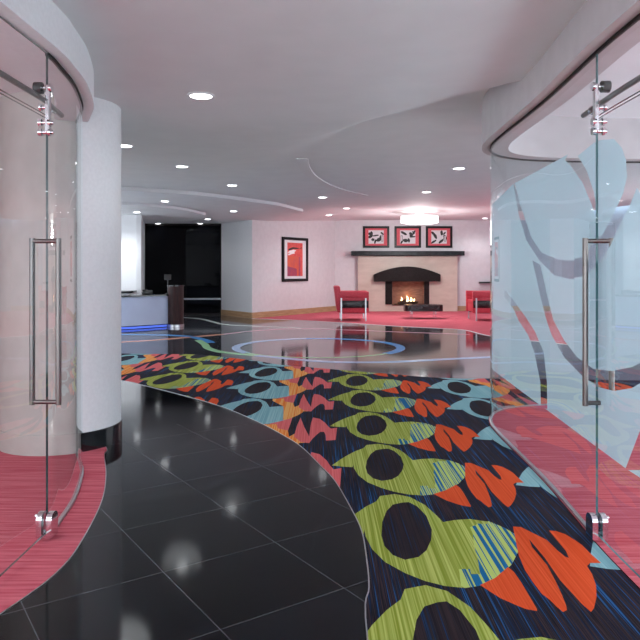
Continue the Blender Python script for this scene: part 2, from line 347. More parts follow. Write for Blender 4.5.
inlay([G(*p) for p in ((222,334.3),(252,331),(295,328.6),(340,329.6),(390,331.5),(430,333),(470,334.5))], 0.09, 'inlay_pink', 'pink curved inlay beyond the floor circle')
inlay([G(*p) for p in ((181,317.2),(200.6,318.8),(212,321.5),(226,324.6),(250,325.8),(300,328)) ], 0.12, 'inlay_white', 'whitish curved inlay in front of the dark window')

# ------------------------------------------------------------------ ceiling
def Yedge(X):
    P = [(-8,6.5),(-0.5,6.5),(0.23,6.17),(0.44,5.92),(0.68,5.66),(0.82,5.52),(0.98,5.22),(1.26,4.95),(1.38,4.79),(1.8,4.5),(8,4.4)]
    for a, b in zip(P, P[1:]):
        if a[0] <= X <= b[0]: return a[1]+(b[1]-a[1])*(X-a[0])/(b[0]-a[0])
    return 6.5
def sst(a, b, x): t = min(1, max(0, (x-a)/(b-a))); return t*t*(3-2*t)
def wid(X): return 0.01+min(4.5, max(0, (0.82-X)*2.3))
def far_z(X, Y):
    z = 2.95; k = sst(14,19.5,Y); e = 2.845+(3.10-2.845)*sst(-2,1.0,X)
    z = z+(e-z)*k
    z += 0.05*math.exp(-((X-1.4)**2/0.5+(Y-7.4)**2/1.2))
    return z
def near_z(X, Y):
    z = 2.75
    z += 0.02*sst(0.5,1.6,X-0.22*(Y-3.5)+0.9*0)*(1-sst(3.6,4.7,Y))*sst(1.0,2.2,Y) if X < 3 else 0
    z -= 0.035*math.exp(-((X-0.55)**2/0.25+(Y-3.6)**2/2.2))
    return z
def zc(X, Y):
    ye = Yedge(X); w = wid(X)
    if Y <= ye: return near_z(X, Y)
    if Y >= ye+w: return far_z(X, Y)
    k = sst(ye, ye+w, Y); return near_z(X, Y)*(1-k)+far_z(X, Y)*k
xs = [-8+0.4*i for i in range(14)]+[-2.6+0.06*i for i in range(80)]+[2.2+0.4*i for i in range(15)]
bm = bmesh.new(); rows = []
for X in xs:
    ye = Yedge(X); w = wid(X); r_ = []
    Ys = [-3+(ye+3)*i/60 for i in range(61)]+[ye+w*i/12 for i in range(1,13)]+[ye+w+(23-ye-w)*i/70 for i in range(1,71)]
    for i, Y in enumerate(Ys):
        z = near_z(X, Y) if i <= 60 else (far_z(X, Y) if i >= 72 else None)
        if z is None:
            k = sst(0, 1, (i-60)/12); z = near_z(X, Y)*(1-k)+far_z(X, Y)*k
        r_.append(bm.verts.new((X, Y, z)))
    rows.append(r_)
for a, b in zip(rows, rows[1:]):
    for i in range(len(a)-1): bm.faces.new((a[i], a[i+1], b[i+1], b[i]))
ce = link('ceiling', bm, 'ceil', smooth=True); struct(ce, 'pale grey ceiling with soft curving level changes', 'ceiling')
def Gc(x, y):
    z = 2.9
    for _ in range(12):
        Y = (z-H)*F/(270-y); X = (x-320)/F*Y; z = zc(X, Y)
    return X, Y, z
def cove(name, pts, d, h, label, n=8):
    P = smooth_path([Gc(*p)[:2] for p in pts], n); bm = bmesh.new(); A = P; B = offset_path(P, d)
    a0=[];a1=[];b0=[];b1=[]
    for (x,y),(u,v) in zip(A,B):
        z = zc(x,y); a0.append(bm.verts.new((x,y,z-h))); a1.append(bm.verts.new((x,y,z+0.04))); b0.append(bm.verts.new((u,v,z-h))); b1.append(bm.verts.new((u,v,z+0.04)))
    for i in range(len(A)-1):
        for q in ((a0[i],a0[i+1],a1[i+1],a1[i]),(b0[i+1],b0[i],b1[i],b1[i+1]),(a1[i],a1[i+1],b1[i+1],b1[i]),(a0[i+1],a0[i],b0[i],b0[i+1])): bm.faces.new(q)
    bm.faces.new((a0[0],a1[0],b1[0],b0[0])); bm.faces.new((a1[-1],a0[-1],b0[-1],b1[-1]))
    o = link(name, bm, 'white', smooth=False); struct(o, label, 'ceiling trim')
cove('trim_4', [(80,186),(122,186.5),(160,189),(200,192),(250,198.5),(280,203),(303,209)], 0.1, 0.07, 'curved white step in the ceiling over the reception')
cove('trim_5', [(80,201),(122,202),(160,205),(185,208),(206,213)], 0.1, 0.06, 'second curved ceiling step nearer the reception desk')
cove('trim_6', [(308,158),(310,167),(317,176),(330,184),(345,189.5),(368,195)], 0.16, 0.015, 'small curved ceiling step before the seating area')

# ------------------------------------------------------------------ walls
def wall(name, pts, mat, z1=3.3, t=0.12, label=None, sgn=1):
    bm = bmesh.new(); ribbon(bm, pts, 0, t*sgn, -0.01, z1); o = link(name, bm, mat); struct(o, label, 'wall'); return o
WA = [(-3.07,20.75),(-1.96,19.25)]; WB = [(-1.96,19.25),(0.5,22.8)]
bm = bmesh.new(); prism(bm, [WA[0],WA[1],(WA[1][0],WA[1][1]+0.15),(WA[0][0],WA[0][1]+0.2)], -0.01, 3.3); struct(link('wall_left', bm, 'white'), 'short angled white wall right of the dark window', 'wall')
bm = bmesh.new(); prism(bm, [WB[0],WB[1],(WB[1][0],WB[1][1]+0.15),(WB[0][0],WB[0][1]+0.15)], -0.01, 3.3); struct(link('wall_centre', bm, 'pinkwall'), 'angled pale wall carrying the framed red picture', 'wall')
wall('wall_back', [(0.5,22.8),(6.3,22.8)], 'pinkwall', label='pale back wall with the fireplace')
wall('wall_back.001', [(6.3,22.8),(8.1,22.8)], 'bluewall')
wall('wall_right.001', [(8.0,7.0),(4.6,7.0)], 'white')
def added_window_wall(n, a, b, label, step=1.5):  # added window front out of view, lets world light reach the ceiling
    a = Vector(a); b = Vector(b); L_ = (b-a).length; d = (b-a).normalized(); k = max(1, round(L_/step))
    o = bpy.data.objects.new('window_%d' % n, None); C.objects.link(o); o.location = (a.x,a.y,0); o.rotation_euler = (0,0,math.atan2(d.y,d.x)); struct(o, label, 'window')
    bm = bmesh.new()
    for i in range(k+1): box(bm, (L_*i/k,0,1.5), (0.05,0.08,3.0))
    for z in (0.03,2.96): box(bm, (L_/2,0,z), (L_,0.07,0.06))
    link('window_frame', bm, 'alu', o)
    bm = bmesh.new(); box(bm, (L_/2,0,1.5), (L_,0.01,2.9)); link('pane', bm, 'glass', o)
wall('wall_left.001', [(-4.62,2.6),(-4.62,6.3)], 'beige', label='beige wall inside the left glass room')
added_window_wall(2, (-4.62,-2.4), (-4.62,2.6), 'added window front letting daylight into the left glass room')
added_window_wall(3, (4.62,-2.4), (4.62,7.0), 'added window front letting daylight into the right glass room')
added_window_wall(4, (8.0,7.0), (8.0,14.0), 'added window front letting daylight into the right side of the lobby')
wall('wall_right', [(8.0,22.8),(8.0,14.0)], 'bluewall', label='right side wall of the lobby')
wall('wall_left.002', [(-4.62,6.3),(-2.35,5.75)], 'beige')
added_window_wall(5, (-8.0,6.3), (-8.0,17.8), 'added window front letting daylight in left of the reception')
wall('wall_left.004', [(-8.0,6.2),(-4.62,6.3)], 'white')
wall('wall_reception', [(-8.0,17.8),(-4.78,17.8)], 'white', label='bright white wall behind the reception desk')
wall('wall_reception.001', [(-4.78,17.8),(-5.45,20.75)], 'white')
# oak baseboards
def base(name, pts, label):
    bm = bmesh.new(); ribbon(bm, pts, 0, -0.015, 0.0, 0.17); struct(link(name, bm, 'oak'), label, 'baseboard')
base('baseboard_left', WA, 'oak baseboard under the angled white wall'); base('baseboard_centre', WB, 'oak baseboard under the red picture')
base('baseboard_back', [(0.5,22.785),(1.26,22.785)], 'oak baseboard left of the fireplace'); base('baseboard_back.001', [(4.66,22.785),(8,22.785)], 'oak baseboard right of the fireplace')
# dark window
wn = bpy.data.objects.new('window_1', None); C.objects.link(wn); wn.location = (-4.26,20.8,0); struct(wn, 'large dark night window with metal rail left of the angled wall', 'window')
def lp(bm, o): bmesh.ops.translate(bm, vec=-o.location, verts=bm.verts[:]); return bm
bm = bmesh.new(); box(bm, (-4.26,20.80,1.44), (2.44,0.012,2.88)); link('pane', lp(bm, wn), 'nightglass', wn)
bm = bmesh.new()
for x in (-5.46,-3.09): box(bm, (x,20.79,1.44), (0.05,0.06,2.88), bev=0.004)
box(bm, (-4.26,20.79,2.83), (2.42,0.06,0.10)); box(bm, (-4.26,20.79,0.03), (2.42,0.06,0.06)); link('window_frame', lp(bm, wn), 'darkmet', wn)
bm = bmesh.new(); box(bm, (-4.26,20.755,0.50), (2.36,0.05,0.055), bev=0.006); link('rail', lp(bm, wn), 'alu', wn)
bm = bmesh.new(); box(bm, (-5.54,20.72,1.5), (0.17,0.25,3.1)); struct(link('wall_left.005', bm, 'white'))

# ------------------------------------------------------------------ column
cxn, cyn, cr = -2.126, 5.5, 0.467
col = thing('column', 'large round white column beside the left glass wall, half beige inside', 'column', (cxn,cyn,0))
def cylinder_split(bm, r, z0, z1, n=96, front=lambda a: 0):
    lo=[];hi=[]
    for i in range(n):
        a = 2*math.pi*i/n; lo.append(bm.verts.new((r*math.cos(a),r*math.sin(a),z0))); hi.append(bm.verts.new((r*math.cos(a),r*math.sin(a),z1)))
    for i in range(n):
        f = bm.faces.new((lo[i],lo[(i+1)%n],hi[(i+1)%n],hi[i])); f.material_index = front(math.degrees(2*math.pi*(i+0.5)/n))
    bm.faces.new(hi); bm.faces.new(lo[::-1])
inside = lambda a: 1 if 120 < a < 305 else 0
bm = bmesh.new(); cylinder_split(bm, cr, 0.0, 2.86, front=inside); link('shaft', bm, ['white','beige'], col, smooth=True)
bm = bmesh.new()
lo = [math.radians(-55+175*i/48) for i in range(49)]
pa = [((cr)*math.cos(a),(cr)*math.sin(a)) for a in lo]; ribbon(bm, pa, -0.008, 0.01, 0.0, 0.145); link('black_base', bm, 'black_gloss', col, smooth=True)
bm = bmesh.new(); lo = [math.radians(120+185*i/48) for i in range(49)]
pa = [((cr)*math.cos(a),(cr)*math.sin(a)) for a in lo]; ribbon(bm, pa, -0.02, 0.01, 0.0, 0.15); link('beige_base', bm, 'beige', col, smooth=True)

# ------------------------------------------------------------------ glass fronts
def header(name, path, d0, d1, label, mat='white'):
    bm = bmesh.new(); ribbon(bm, path, d0, d1, 2.535, 3.05); o = link(name, bm, mat, smooth=True); struct(o, label, 'header')
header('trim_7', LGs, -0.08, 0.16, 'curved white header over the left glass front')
header('trim_8', RGs, 0.08, -0.16, 'curved header over the right glass front, shade painted in', 'header')
def panel(name, path, z0, z1, parent, t=0.012, edge='glassedge'):
    bm = bmesh.new(); ribbon(bm, path, -t/2, t/2, z0, z1, mi=(0,1)); return link(name, bm, ['glass',edge], parent, smooth=True)
def channel(path, parent, z0, z1, w=0.03, mat='alu', name='channel'):
    bm = bmesh.new(); ribbon(bm, path, -w/2, w/2, z0, z1); return link(name, bm, mat, parent, smooth=True)
lgp = thing('glass_partition', 'curved clear glass panels between the left sliding door and white column', 'glass partition')
rgp = thing('glass_partition', 'curved frosted glass wall on the right, closing the pink room', 'glass partition')
panel('fixed_panel', lg_far, 0.012, 2.53, lgp); channel(lg_far, lgp, 0.0, 0.014, 0.025, 'alu', 'floor_channel'); channel(lg_far, lgp, 2.52, 2.536, 0.02, 'darkmet', 'ceiling_channel')
panel('transom_panel', lg_near, 2.205, 2.53, lgp)
panel('fixed_panel', rg_far, 0.012, 2.53, rgp, edge='glassedge_teal'); channel(rg_far, rgp, 0.0, 0.014, 0.025, 'alu', 'floor_channel'); channel(RGs, rgp, 2.52, 2.536, 0.02, 'darkmet', 'ceiling_channel')
panel('transom_panel', rg_near, 2.195, 2.53, rgp)
ld = thing('door_1', 'clear sliding glass door on the left with long steel pull', 'door', (-1.426,3.484,0)); ld['kind'] = 'structure'
rd = thing('door_2', 'frosted sliding glass door on the right with long steel pull', 'door', (1.436,3.459,0)); rd['kind'] = 'structure'
def loc(path, o): return [(p[0]-o.location.x, p[1]-o.location.y) for p in path]
panel('glass_panel', loc(lg_near, ld), 0.035, 2.19, ld); panel('glass_panel', loc(rg_near, rd), 0.035, 2.18, rd, edge='glassedge_teal')
def hardware(door, side, rz):
    # pull handle through the glass: two bars with cross posts
    bm = bmesh.new()
    for s in (-1, 1):
        cyl(bm, (s*0.068,-0.02,0.70), (s*0.068,-0.02,1.565), 0.0145)
    for z in (0.715,1.55): cyl(bm, (-0.068,-0.02,z), (0.068,-0.02,z), 0.0115)
    hnd = link('handle', bm, 'steel', door, smooth=True)
    # floor guide
    bm = bmesh.new()
    for s in (-1, 1):
        pts = [(-0.045,0.01),(0.045,0.01),(0.045,0.105)]+[(0.045*math.cos(a)*1.0, 0.105+0.035*math.sin(a)) for a in [math.pi*k/8 for k in range(1,8)]]+[(-0.045,0.105)]
        lo = [bm.verts.new((s*0.012, p[0], p[1])) for p in pts]; hi = [bm.verts.new((s*0.040, p[0], p[1])) for p in pts]
        bm.faces.new(lo); bm.faces.new(hi[::-1])
        for i in range(len(pts)): bm.faces.new((lo[i], hi[i], hi[(i+1)%len(pts)], lo[(i+1)%len(pts)]))
    box(bm, (0,0,0.02), (0.05,0.07,0.02)); cyl(bm, (-side*0.035,0,0.115), (-side*0.06,0,0.115), 0.010); cyl(bm, (0,0,0), (0,0,0.02), 0.018)
    link('floor_guide', bm, 'chrome', door, smooth=True)
    # hanger strap with roller above, clamp bolts below
    bm = bmesh.new(); x = side*-0.035
    box(bm, (side*0.014,-0.02,2.235), (0.024,0.030,0.25), bev=0.006); hg = link('hanger', bm, 'chrome', door)
    bm = bmesh.new(); cyl(bm, (-side*0.015,-0.02,2.345), (-side*0.055,-0.02,2.345), 0.030, 24); link('roller', bm, 'rubber', hg, smooth=True)
    bm = bmesh.new(); cyl(bm, (side*0.03,-0.02,2.345), (-side*0.06,-0.02,2.345), 0.010); cyl(bm, (side*0.034,-0.02,2.345), (side*0.02,-0.02,2.345), 0.022)
    link('axle', bm, 'chrome', hg, smooth=True)
    for z in (2.165,2.115):
        bm = bmesh.new(); cyl(bm, (-0.03,-0.02,z), (0.042,-0.02,z), 0.010); cyl(bm, (-0.034,-0.02,z), (-0.016,-0.02,z), 0.020); cyl(bm, (0.016,-0.02,z), (0.03,-0.02,z), 0.020); link('bolt', bm, 'chrome', hg, smooth=True)
hardware(ld, 1, 0); hardware(rd, -1, 0)
def rail(path, Y1, off, z, label):
    P = [p for p in path if p[1] <= Y1]; P = offset_path(P, off); t = thing('door_rail', label, 'door rail')
    bm = bmesh.new(); n = 14; rr = 0.0145; rings = []
    for i, p in enumerate(P):
        a = Vector(P[max(i-1,0)]); b = Vector(P[min(i+1,len(P)-1)]); d = (b-a).normalized(); nx, ny = d.y, -d.x
        rings.append([bm.verts.new((p[0]+nx*rr*math.cos(2*math.pi*k/n), p[1]+ny*rr*math.cos(2*math.pi*k/n), z+rr*math.sin(2*math.pi*k/n))) for k in range(n)])
    for A, B in zip(rings, rings[1:]):
        for k in range(n): bm.faces.new((A[k], A[(k+1)%n], B[(k+1)%n], B[k]))
    bm.faces.new(rings[0]); bm.faces.new(rings[-1][::-1]); link('tube', bm, 'steel', t, smooth=True)
    e = P[-1]; bm = bmesh.new(); cyl(bm, (e[0],e[1]-0.17,z), (e[0],e[1]-0.12,z), 0.024); link('stop_collar', bm, 'chrome', t, smooth=True)
    bm = bmesh.new(); cyl(bm, (e[0],e[1]-0.19,z), (e[0]+(-off)*1.0,e[1]-0.19,z), 0.011); cyl(bm, (e[0]-off,e[1]-0.19,z), (e[0]-off*1.3,e[1]-0.19,z), 0.022); link('standoff', bm, 'chrome', t, smooth=True)
rail(smooth_path(LG, 24), 3.89, 0.035, 2.30, 'steel tube rail carrying the left sliding glass door')
rail(smooth_path(RG, 24), 3.79, -0.035, 2.275, 'steel tube rail carrying the right sliding glass door')

# frosted film on the right-hand glass
def arc_map(path, s0):
    L = [s0]
    for a, b in zip(path, path[1:]): L.append(L[-1]+math.hypot(b[0]-a[0], b[1]-a[1]))
    return L
filmpath = offset_path(RGs, -0.009)
iz = min(range(len(RGs)), key=lambda k: abs(RGs[k][1]-3.459))
L = arc_map(filmpath, 0); off = 3.459-L[iz]; L = [l+off for l in L]
def fm(s, z):
    s = max(L[0], min(L[-1]-1e-4, s)); i = max(k for k in range(len(L)-1) if L[k] <= s); t = (s-L[i])/(L[i+1]-L[i]); a = filmpath[i]; b = filmpath[i+1]
    return (a[0]+(b[0]-a[0])*t, a[1]+(b[1]-a[1])*t, z)
def W2(x, y):                   # photo spot on the right glass -> (run along the glass, height)
    X = 1.45
    for _ in range(8):
        Y = X*F/(x-320); k = min(range(iz+30), key=lambda q: abs(RGs[q][1]-Y)); X = RGs[k][0]
    Y = X*F/(x-320); return (Y, Z(y, Y))
w2 = lambda L_: [W2(*p) for p in L_]
cut = []
cut.append(([( -3,2.09),(12,2.09),(12,2.6),(-3,2.6)], None))
c1 = w2([(512,184),(517.5,215),(525,240),(537.5,260),(552.5,275),(567.5,279.5),(585,275),(600,260),(615,232),(625,210),(640,178),(640,120)]+[(600,120),(575,140),(563,160),(568,165),(580,182.5),(590,205),(595,222.5),(592.5,242.5),(582.5,256),(567.5,261),(555,259),(540,252.5),(530,237.5),(519,205),(514,184)])
a = w2([(512,184),(517.5,215),(525,240),(537.5,260),(552.5,275),(567.5,279.5),(585,275),(600,260),(609,245),(618,225),(628,205),(635,188),(645,205),(700,300),(700,100),(600,120),(575,140),(563,160),(568,165),(580,182.5),(590,205),(595,222.5),(592.5,242.5),(582.5,256),(567.5,261),(555,259),(540,252.5),(530,237.5),(519,205),(514,184)])
cut.append((a, None))
cut.append((w2([(576,156),(592,143),(600,140),(612,139),(620,148),(624,160),(625,177),(621,194),(610,218),(600,236),(595.5,240),(596,228),(595,214),(592.5,192),(585,170)]), 0))
cut.append((w2([(531,260),(540,300),(545,320),(550,335),(562,357),(580,376),(597,387),(612,391),(630,388),(640,382),(680,340),(680,330),(640,362),(630,367),(610,371),(592,369),(575,357),(562,340),(552,320),(547,300),(539,265)]), None))
cut.append((w2([(503,297),(512,308),(517,320),(527,335),(533,352),(539,382),(539.5,407),(546,409),(545.5,382),(542,352),(534,332),(525,318),(512,300),(504,290)]), None))
cut.append((w2([(623,470),(640,425),(660,390),(660,470)]), None))
outerf = [(-1.9,0.47),(9.4,0.47),(9.4,2.45),(-1.9,2.45)]
ex = [(-1.8+0.06*i, 0.5+0.3*j) for i in range(185) for j in range(7)]
bm = region(outerf, cut, fm, ex)
# split the film between the door and the fixed wall
bmd = bm.copy()
def keep(b, near):
    rm = [f for f in b.faces if (f.calc_center_median().y < 3.456) != near or (not near and f.calc_center_median().x > 4.5)]
    bmesh.ops.delete(b, geom=rm, context='FACES')
for b_ in (bm, bmd):
    g = b_.verts[:]+b_.edges[:]+b_.faces[:]; bmesh.ops.bisect_plane(b_, geom=g, plane_co=(0,3.457,0), plane_no=(0,1,0))
keep(bm, False); bmesh.ops.delete(bm, geom=[f for f in bm.faces if f.calc_center_median().x > 1.93], context='FACES'); keep(bmd, True)
link('frosted_film', bm, 'frost', rgp); bmesh.ops.translate(bmd, vec=-rd.location, verts=bmd.verts[:]); link('frosted_film', bmd, 'frost', rd)

# ------------------------------------------------------------------ downlights
def downlight_mesh(k=1.0):
    r = thing('downlight', '', 'downlight')
    bm = bmesh.new(); n = 28; ra, rb = 0.105*k, 0.085*k
    q = []
    for i in range(n):
        a = 2*math.pi*i/n; c, s = math.cos(a), math.sin(a)
        q.append([bm.verts.new((ra*c,ra*s,0.0)), bm.verts.new((ra*c,ra*s,-0.008)), bm.verts.new((rb*c,rb*s,-0.010)), bm.verts.new((rb*c,rb*s,0.0))])
    for i in range(n):
        A = q[i]; B = q[(i+1)%n]
        for j in range(4): bm.faces.new((A[j], A[(j+1)%4], B[(j+1)%4], B[j]))
    link('trim_ring', bm, 'white', r, smooth=True)
    bm = bmesh.new(); bmesh.ops.create_cone(bm, cap_ends=True, segments=n, radius1=rb*0.85, radius2=rb, depth=0.012, matrix=Matrix.Translation((0,0,-0.007))); link('lens', bm, 'glow', r)
    return r
proto = downlight_mesh()
DL = [(201,95,'large bright downlight nearest the camera in the left ceiling',1),(124,145,'downlight half hidden by the white column',1),(182,166,'second downlight behind the nearest one',1),(232,185,'downlight right of centre over the black tiles',1),
      (165,201,'downlight between the two curved ceiling steps',1),(233.5,211,'downlight below the long curved ceiling step',1),(207.6,219,'small downlight at the end of the second ceiling step',1),(322.5,197,'downlight left of the chandelier, nearest of its three',1),
      (346.5,208,'rightmost of the three downlights left of the chandelier',1),(328.5,215,'farthest of the three downlights left of the chandelier',1),(158,223.3,'downlight at the left end of the dark window',.9),(200,223.3,'downlight at the right end of the dark window',.9),
      (137,212,'dim downlight over the reception wall',0.4),(459,168,'dim downlight in the right ceiling near the glass wall',0.4),(426.5,191.7,'dim downlight above the chandelier',0.5),(485,218,'dim downlight right of the chandelier',0.3)]
def spot(name, loc_, e, size=150, blend=0.6, col=(0.93,0.97,1.0), r=0.28):
    l = bpy.data.lights.new(name, 'SPOT'); l.energy = e; l.spot_size = math.radians(size); l.spot_blend = blend; l.color = col; l.shadow_soft_size = r
    o = bpy.data.objects.new(name, l); C.objects.link(o); o.location = loc_; return o
SPOTE = 14
for i, (x, y, lab, k) in enumerate(DL):
    X, Y, z = Gc(x, y)
    if i == 0: o = proto; o.location = (X,Y,z-0.002); o['label'] = lab; o['group'] = 'ceiling downlights'
    else: o = dup(proto, (X,Y,z-0.002), 0, lab, 'ceiling downlights')
    spot('downlight_lamp', (X,Y,z-0.04), SPOTE*(4.5 if i in (7,8,9,14,15) else 3 if i == 13 else k))
# added unseen downlights that brighten the foyer, glass rooms and lobby right
for X, Y, e, lb in ((0.7,0.2,1,'added downlight in the foyer ceiling overhead, right'),(-0.6,-1.2,1,'added downlight in the foyer ceiling behind, left'),(-3.0,3.6,5,'added downlight in the left glass room near its column'),(-3.0,1.2,5,'added downlight in the left glass room, nearer the entrance'),
    (3.0,4.8,1.2,'added downlight deepest in the room behind the frosted glass'),(2.9,2.6,1.2,'added middle downlight in the room behind the frosted glass'),(3.0,0.6,1.2,'added nearest downlight in the room behind the frosted glass'),
    (6.4,17.8,7,'added downlight far right of the fireplace, behind the glass wall'),(6.2,14.0,7,'added downlight on the lobby right, beyond the frosted glass wall')):
    dup(proto, (X,Y,zc(X,Y)-0.002), 0, lb, 'ceiling downlights'); spot('downlight_lamp', (X,Y,zc(X,Y)-0.04), SPOTE*e)

# drum chandelier
X, Y, z = XX(419.5,19.4), 19.4, zc(XX(419.5,19.4),19.4)
ch = thing('ceiling_lamp', 'round white glowing drum lamp on the ceiling before the fireplace', 'ceiling lamp', (X,Y,0))
bm = bmesh.new(); cyl(bm, (0,0,2.775), (0,0,2.96), 0.545, 48); link('drum_shade', bm, 'drum', ch, smooth=True)
bm = bmesh.new(); cyl(bm, (0,0,2.75), (0,0,2.774), 0.40, 48); link('diffuser', bm, 'drum', ch, smooth=True)
bm = bmesh.new(); cyl(bm, (0,0,2.96), (0,0,z+0.01), 0.12, 24); link('ceiling_mount', bm, 'white', ch, smooth=True)
l = bpy.data.lights.new('drum_lamp', 'POINT'); l.energy = 125; l.shadow_soft_size = 0.3; lo_ = bpy.data.objects.new('drum_lamp', l); C.objects.link(lo_); lo_.location = (X,Y,2.4)

# ------------------------------------------------------------------ fireplace
YB = 22.8
fp = thing('fireplace', 'cream stone fireplace with black arched hood and burning fire', 'fireplace', (XX(407.5,YB),YB,0))
ox = fp.location.x; yf = -0.22
x0, x1 = XX(358,22.58)-ox, XX(457.5,22.58)-ox; zt = Z(256,22.58)
fx0, fx1 = XX(392,22.58)-ox, XX(424,22.58)-ox; fz0, fz1 = 0.20, 1.05
bm = bmesh.new()
box(bm, ((x0+fx0)/2,yf/2,zt/2), (fx0-x0,-yf,zt)); box(bm, ((x1+fx1)/2,yf/2,zt/2), (x1-fx1,-yf,zt)); box(bm, ((fx0+fx1)/2,yf/2,(zt+fz1)/2), (fx1-fx0,-yf,zt-fz1)); box(bm, ((fx0+fx1)/2,yf/2,fz0/2), (fx1-fx0,-yf,fz0))
link('surround', bm, 'stone', fp)
bm = bmesh.new(); X0, X1 = XX(385.5,22.5)-ox, XX(429.5,22.5)-ox; zb = Z(304.5,22.5)
box(bm, ((X0+fx0)/2,yf-0.02,(fz1+zb)/2), (fx0-X0,0.05,fz1-zb), bev=0.004); box(bm, ((X1+fx1)/2,yf-0.02,(fz1+zb)/2), (X1-fx1,0.05,fz1-zb), bev=0.004); box(bm, ((fx0+fx1)/2,yf-0.02,(fz0+zb)/2-0.005), (fx1-fx0,0.05,fz0-zb+0.03))
link('firebox_frame', bm, 'darkmet', fp)
bm = bmesh.new(); d = yf-0.14
h0, h1 = XX(374,22.45)-ox, XX(440,22.45)-ox; hb, hs, hp = Z(281.5,22.45), Z(274.5,22.45), Z(266.5,22.45)
arcp = [(h0+(h1-h0)*t, hs+(hp-hs)*math.sin(math.pi*t)**0.9) for t in [i/24 for i in range(25)]]
prism_y(bm, [(h1,hb)]+arcp[::-1]+[(h0,hb)], d-0.1, yf); link('hood', bm, 'darkmet', fp)
bm = bmesh.new(); box(bm, ((fx0+fx1)/2,-0.01,(fz0+fz1)/2), (fx1-fx0,0.02,fz1-fz0)); box(bm, (fx0+0.012,-0.11,(fz0+fz1)/2), (0.02,0.2,fz1-fz0)); box(bm, (fx1-0.012,-0.11,(fz0+fz1)/2), (0.02,0.2,fz1-fz0)); box(bm, ((fx0+fx1)/2,-0.11,fz0+0.008), (fx1-fx0,0.21,0.016)); link('firebox', bm, 'brick', fp)
bm = bmesh.new(); mx0, mx1 = XX(351.5,22.4)-ox, XX(464.5,22.4)-ox; box(bm, ((mx0+mx1)/2,-0.22,(Z(251,22.4)+Z(255.6,22.4))/2), (mx1-mx0,0.43,Z(251,22.4)-Z(255.6,22.4)), bev=0.01); link('mantel_shelf', bm, 'mantel', fp)
bm = bmesh.new()
for a_, b_ in (((-0.34,-0.14,0.27),(0.3,-0.09,0.29)),((-0.2,-0.08,0.33),(0.34,-0.15,0.30)),((-0.25,-0.16,0.32),(0.05,-0.08,0.40))): cyl(bm, a_, b_, 0.04, 12, r2=0.032)
for i in range(7): box(bm, (-0.42+i*0.14,-0.12,0.235), (0.015,0.16,0.03))
link('logs', bm, 'charred', fp, smooth=True)
for (fx, fh, fr) in ((-0.22,0.13,0.035),(-0.02,0.17,0.045),(0.10,0.12,0.04),(0.20,0.07,0.03)):
    bm = bmesh.new(); bmesh.ops.create_uvsphere(bm, u_segments=12, v_segments=8, radius=fr)
    for v in bm.verts:
        if v.co.z > 0: v.co.x *= 1-0.6*v.co.z/fr; v.co.y *= 1-0.6*v.co.z/fr; v.co.z *= fh/fr; v.co.x += 0.02*math.sin(v.co.z*30)
    bmesh.ops.translate(bm, vec=(fx,-0.12,0.40-0.04), verts=bm.verts[:]); link('flame', bm, 'flame', fp, smooth=True)
l = bpy.data.lights.new('fire_light', 'POINT'); l.energy = 1.3; l.color = (1,0.55,0.25); l.shadow_soft_size = 0.08; lo_ = bpy.data.objects.new('fire_light', l); C.objects.link(lo_); lo_.location = (ox,YB-0.16,0.55)

# framed prints over the mantel
def blob(cx_, cz_, rx, rz, a, n=14, w=0.25, seed=0):
    rnd = random.Random(seed); ph = rnd.random()*6
    out = []
    for i in range(n):
        t = 2*math.pi*i/n; k = 1+w*math.sin(2*t+ph); x = rx*k*math.cos(t); z = rz*k*math.sin(t)
        out.append((cx_+x*math.cos(a)-z*math.sin(a), cz_+x*math.sin(a)+z*math.cos(a)))
    return out
def print_frame(xa, xb, seed, label):
    Y = YB-0.02; X0, X1 = XX(xa,Y), XX(xb,Y); w = X1-X0; zb_, zt_ = Z(247.8,Y), Z(226.2,Y); h = zt_-zb_; cx_ = (X0+X1)/2; czz = (zb_+zt_)/2
    t = thing('framed_print', label, 'picture', (cx_,YB,czz), 0, 'framed prints over the mantel'); fw = 0.075
    bm = bmesh.new()
    for s in (-1,1): box(bm, (s*(w/2-fw/2),-0.025,0), (fw,0.045,h), bev=0.004); box(bm, (0,-0.025,s*(h/2-fw/2)), (w-2*fw,0.045,fw), bev=0.004)
    link('frame', bm, 'frame', t)
    bm = bmesh.new(); box(bm, (0,-0.012,0), (w-fw*2,0.01,h-fw*2)); link('mat_board', bm, 'coral_mat', t)
    rnd = random.Random(seed); sh = []; iw, ih = (w-fw*2)*0.70, (h-fw*2)*0.78
    for i in range(9):
        sh.append((blob((rnd.random()-.5)*iw*0.8, (rnd.random()-.5)*ih*0.72, 0.05+rnd.random()*0.06, 0.028+rnd.random()*0.032, rnd.random()*3, seed=seed*20+i), 1))
    qx = (0.5 if seed%2 else -0.5)*iw*0.78; sh.append(([(qx-.035,-.15),(qx+.035,-.15),(qx+.035,.05),(qx-.035,.05)],1)); sh.append(([(qx-.022,-.135),(qx+.022,-.135),(qx+.022,.035),(qx-.022,.035)],0))
    bm = region([(-iw/2,-ih/2),(iw/2,-ih/2),(iw/2,ih/2),(-iw/2,ih/2)], sh, lambda x, z_: (x,-0.0185,z_)); link('print', bm, ['matw','ink'], t)
print_frame(363,389.3,1,'leftmost of three framed black and white prints with coral mats'); print_frame(394.5,421,2,'middle framed black and white print with coral mat over fireplace'); print_frame(425.8,452.3,3,'rightmost of three framed black and white prints with coral mats')

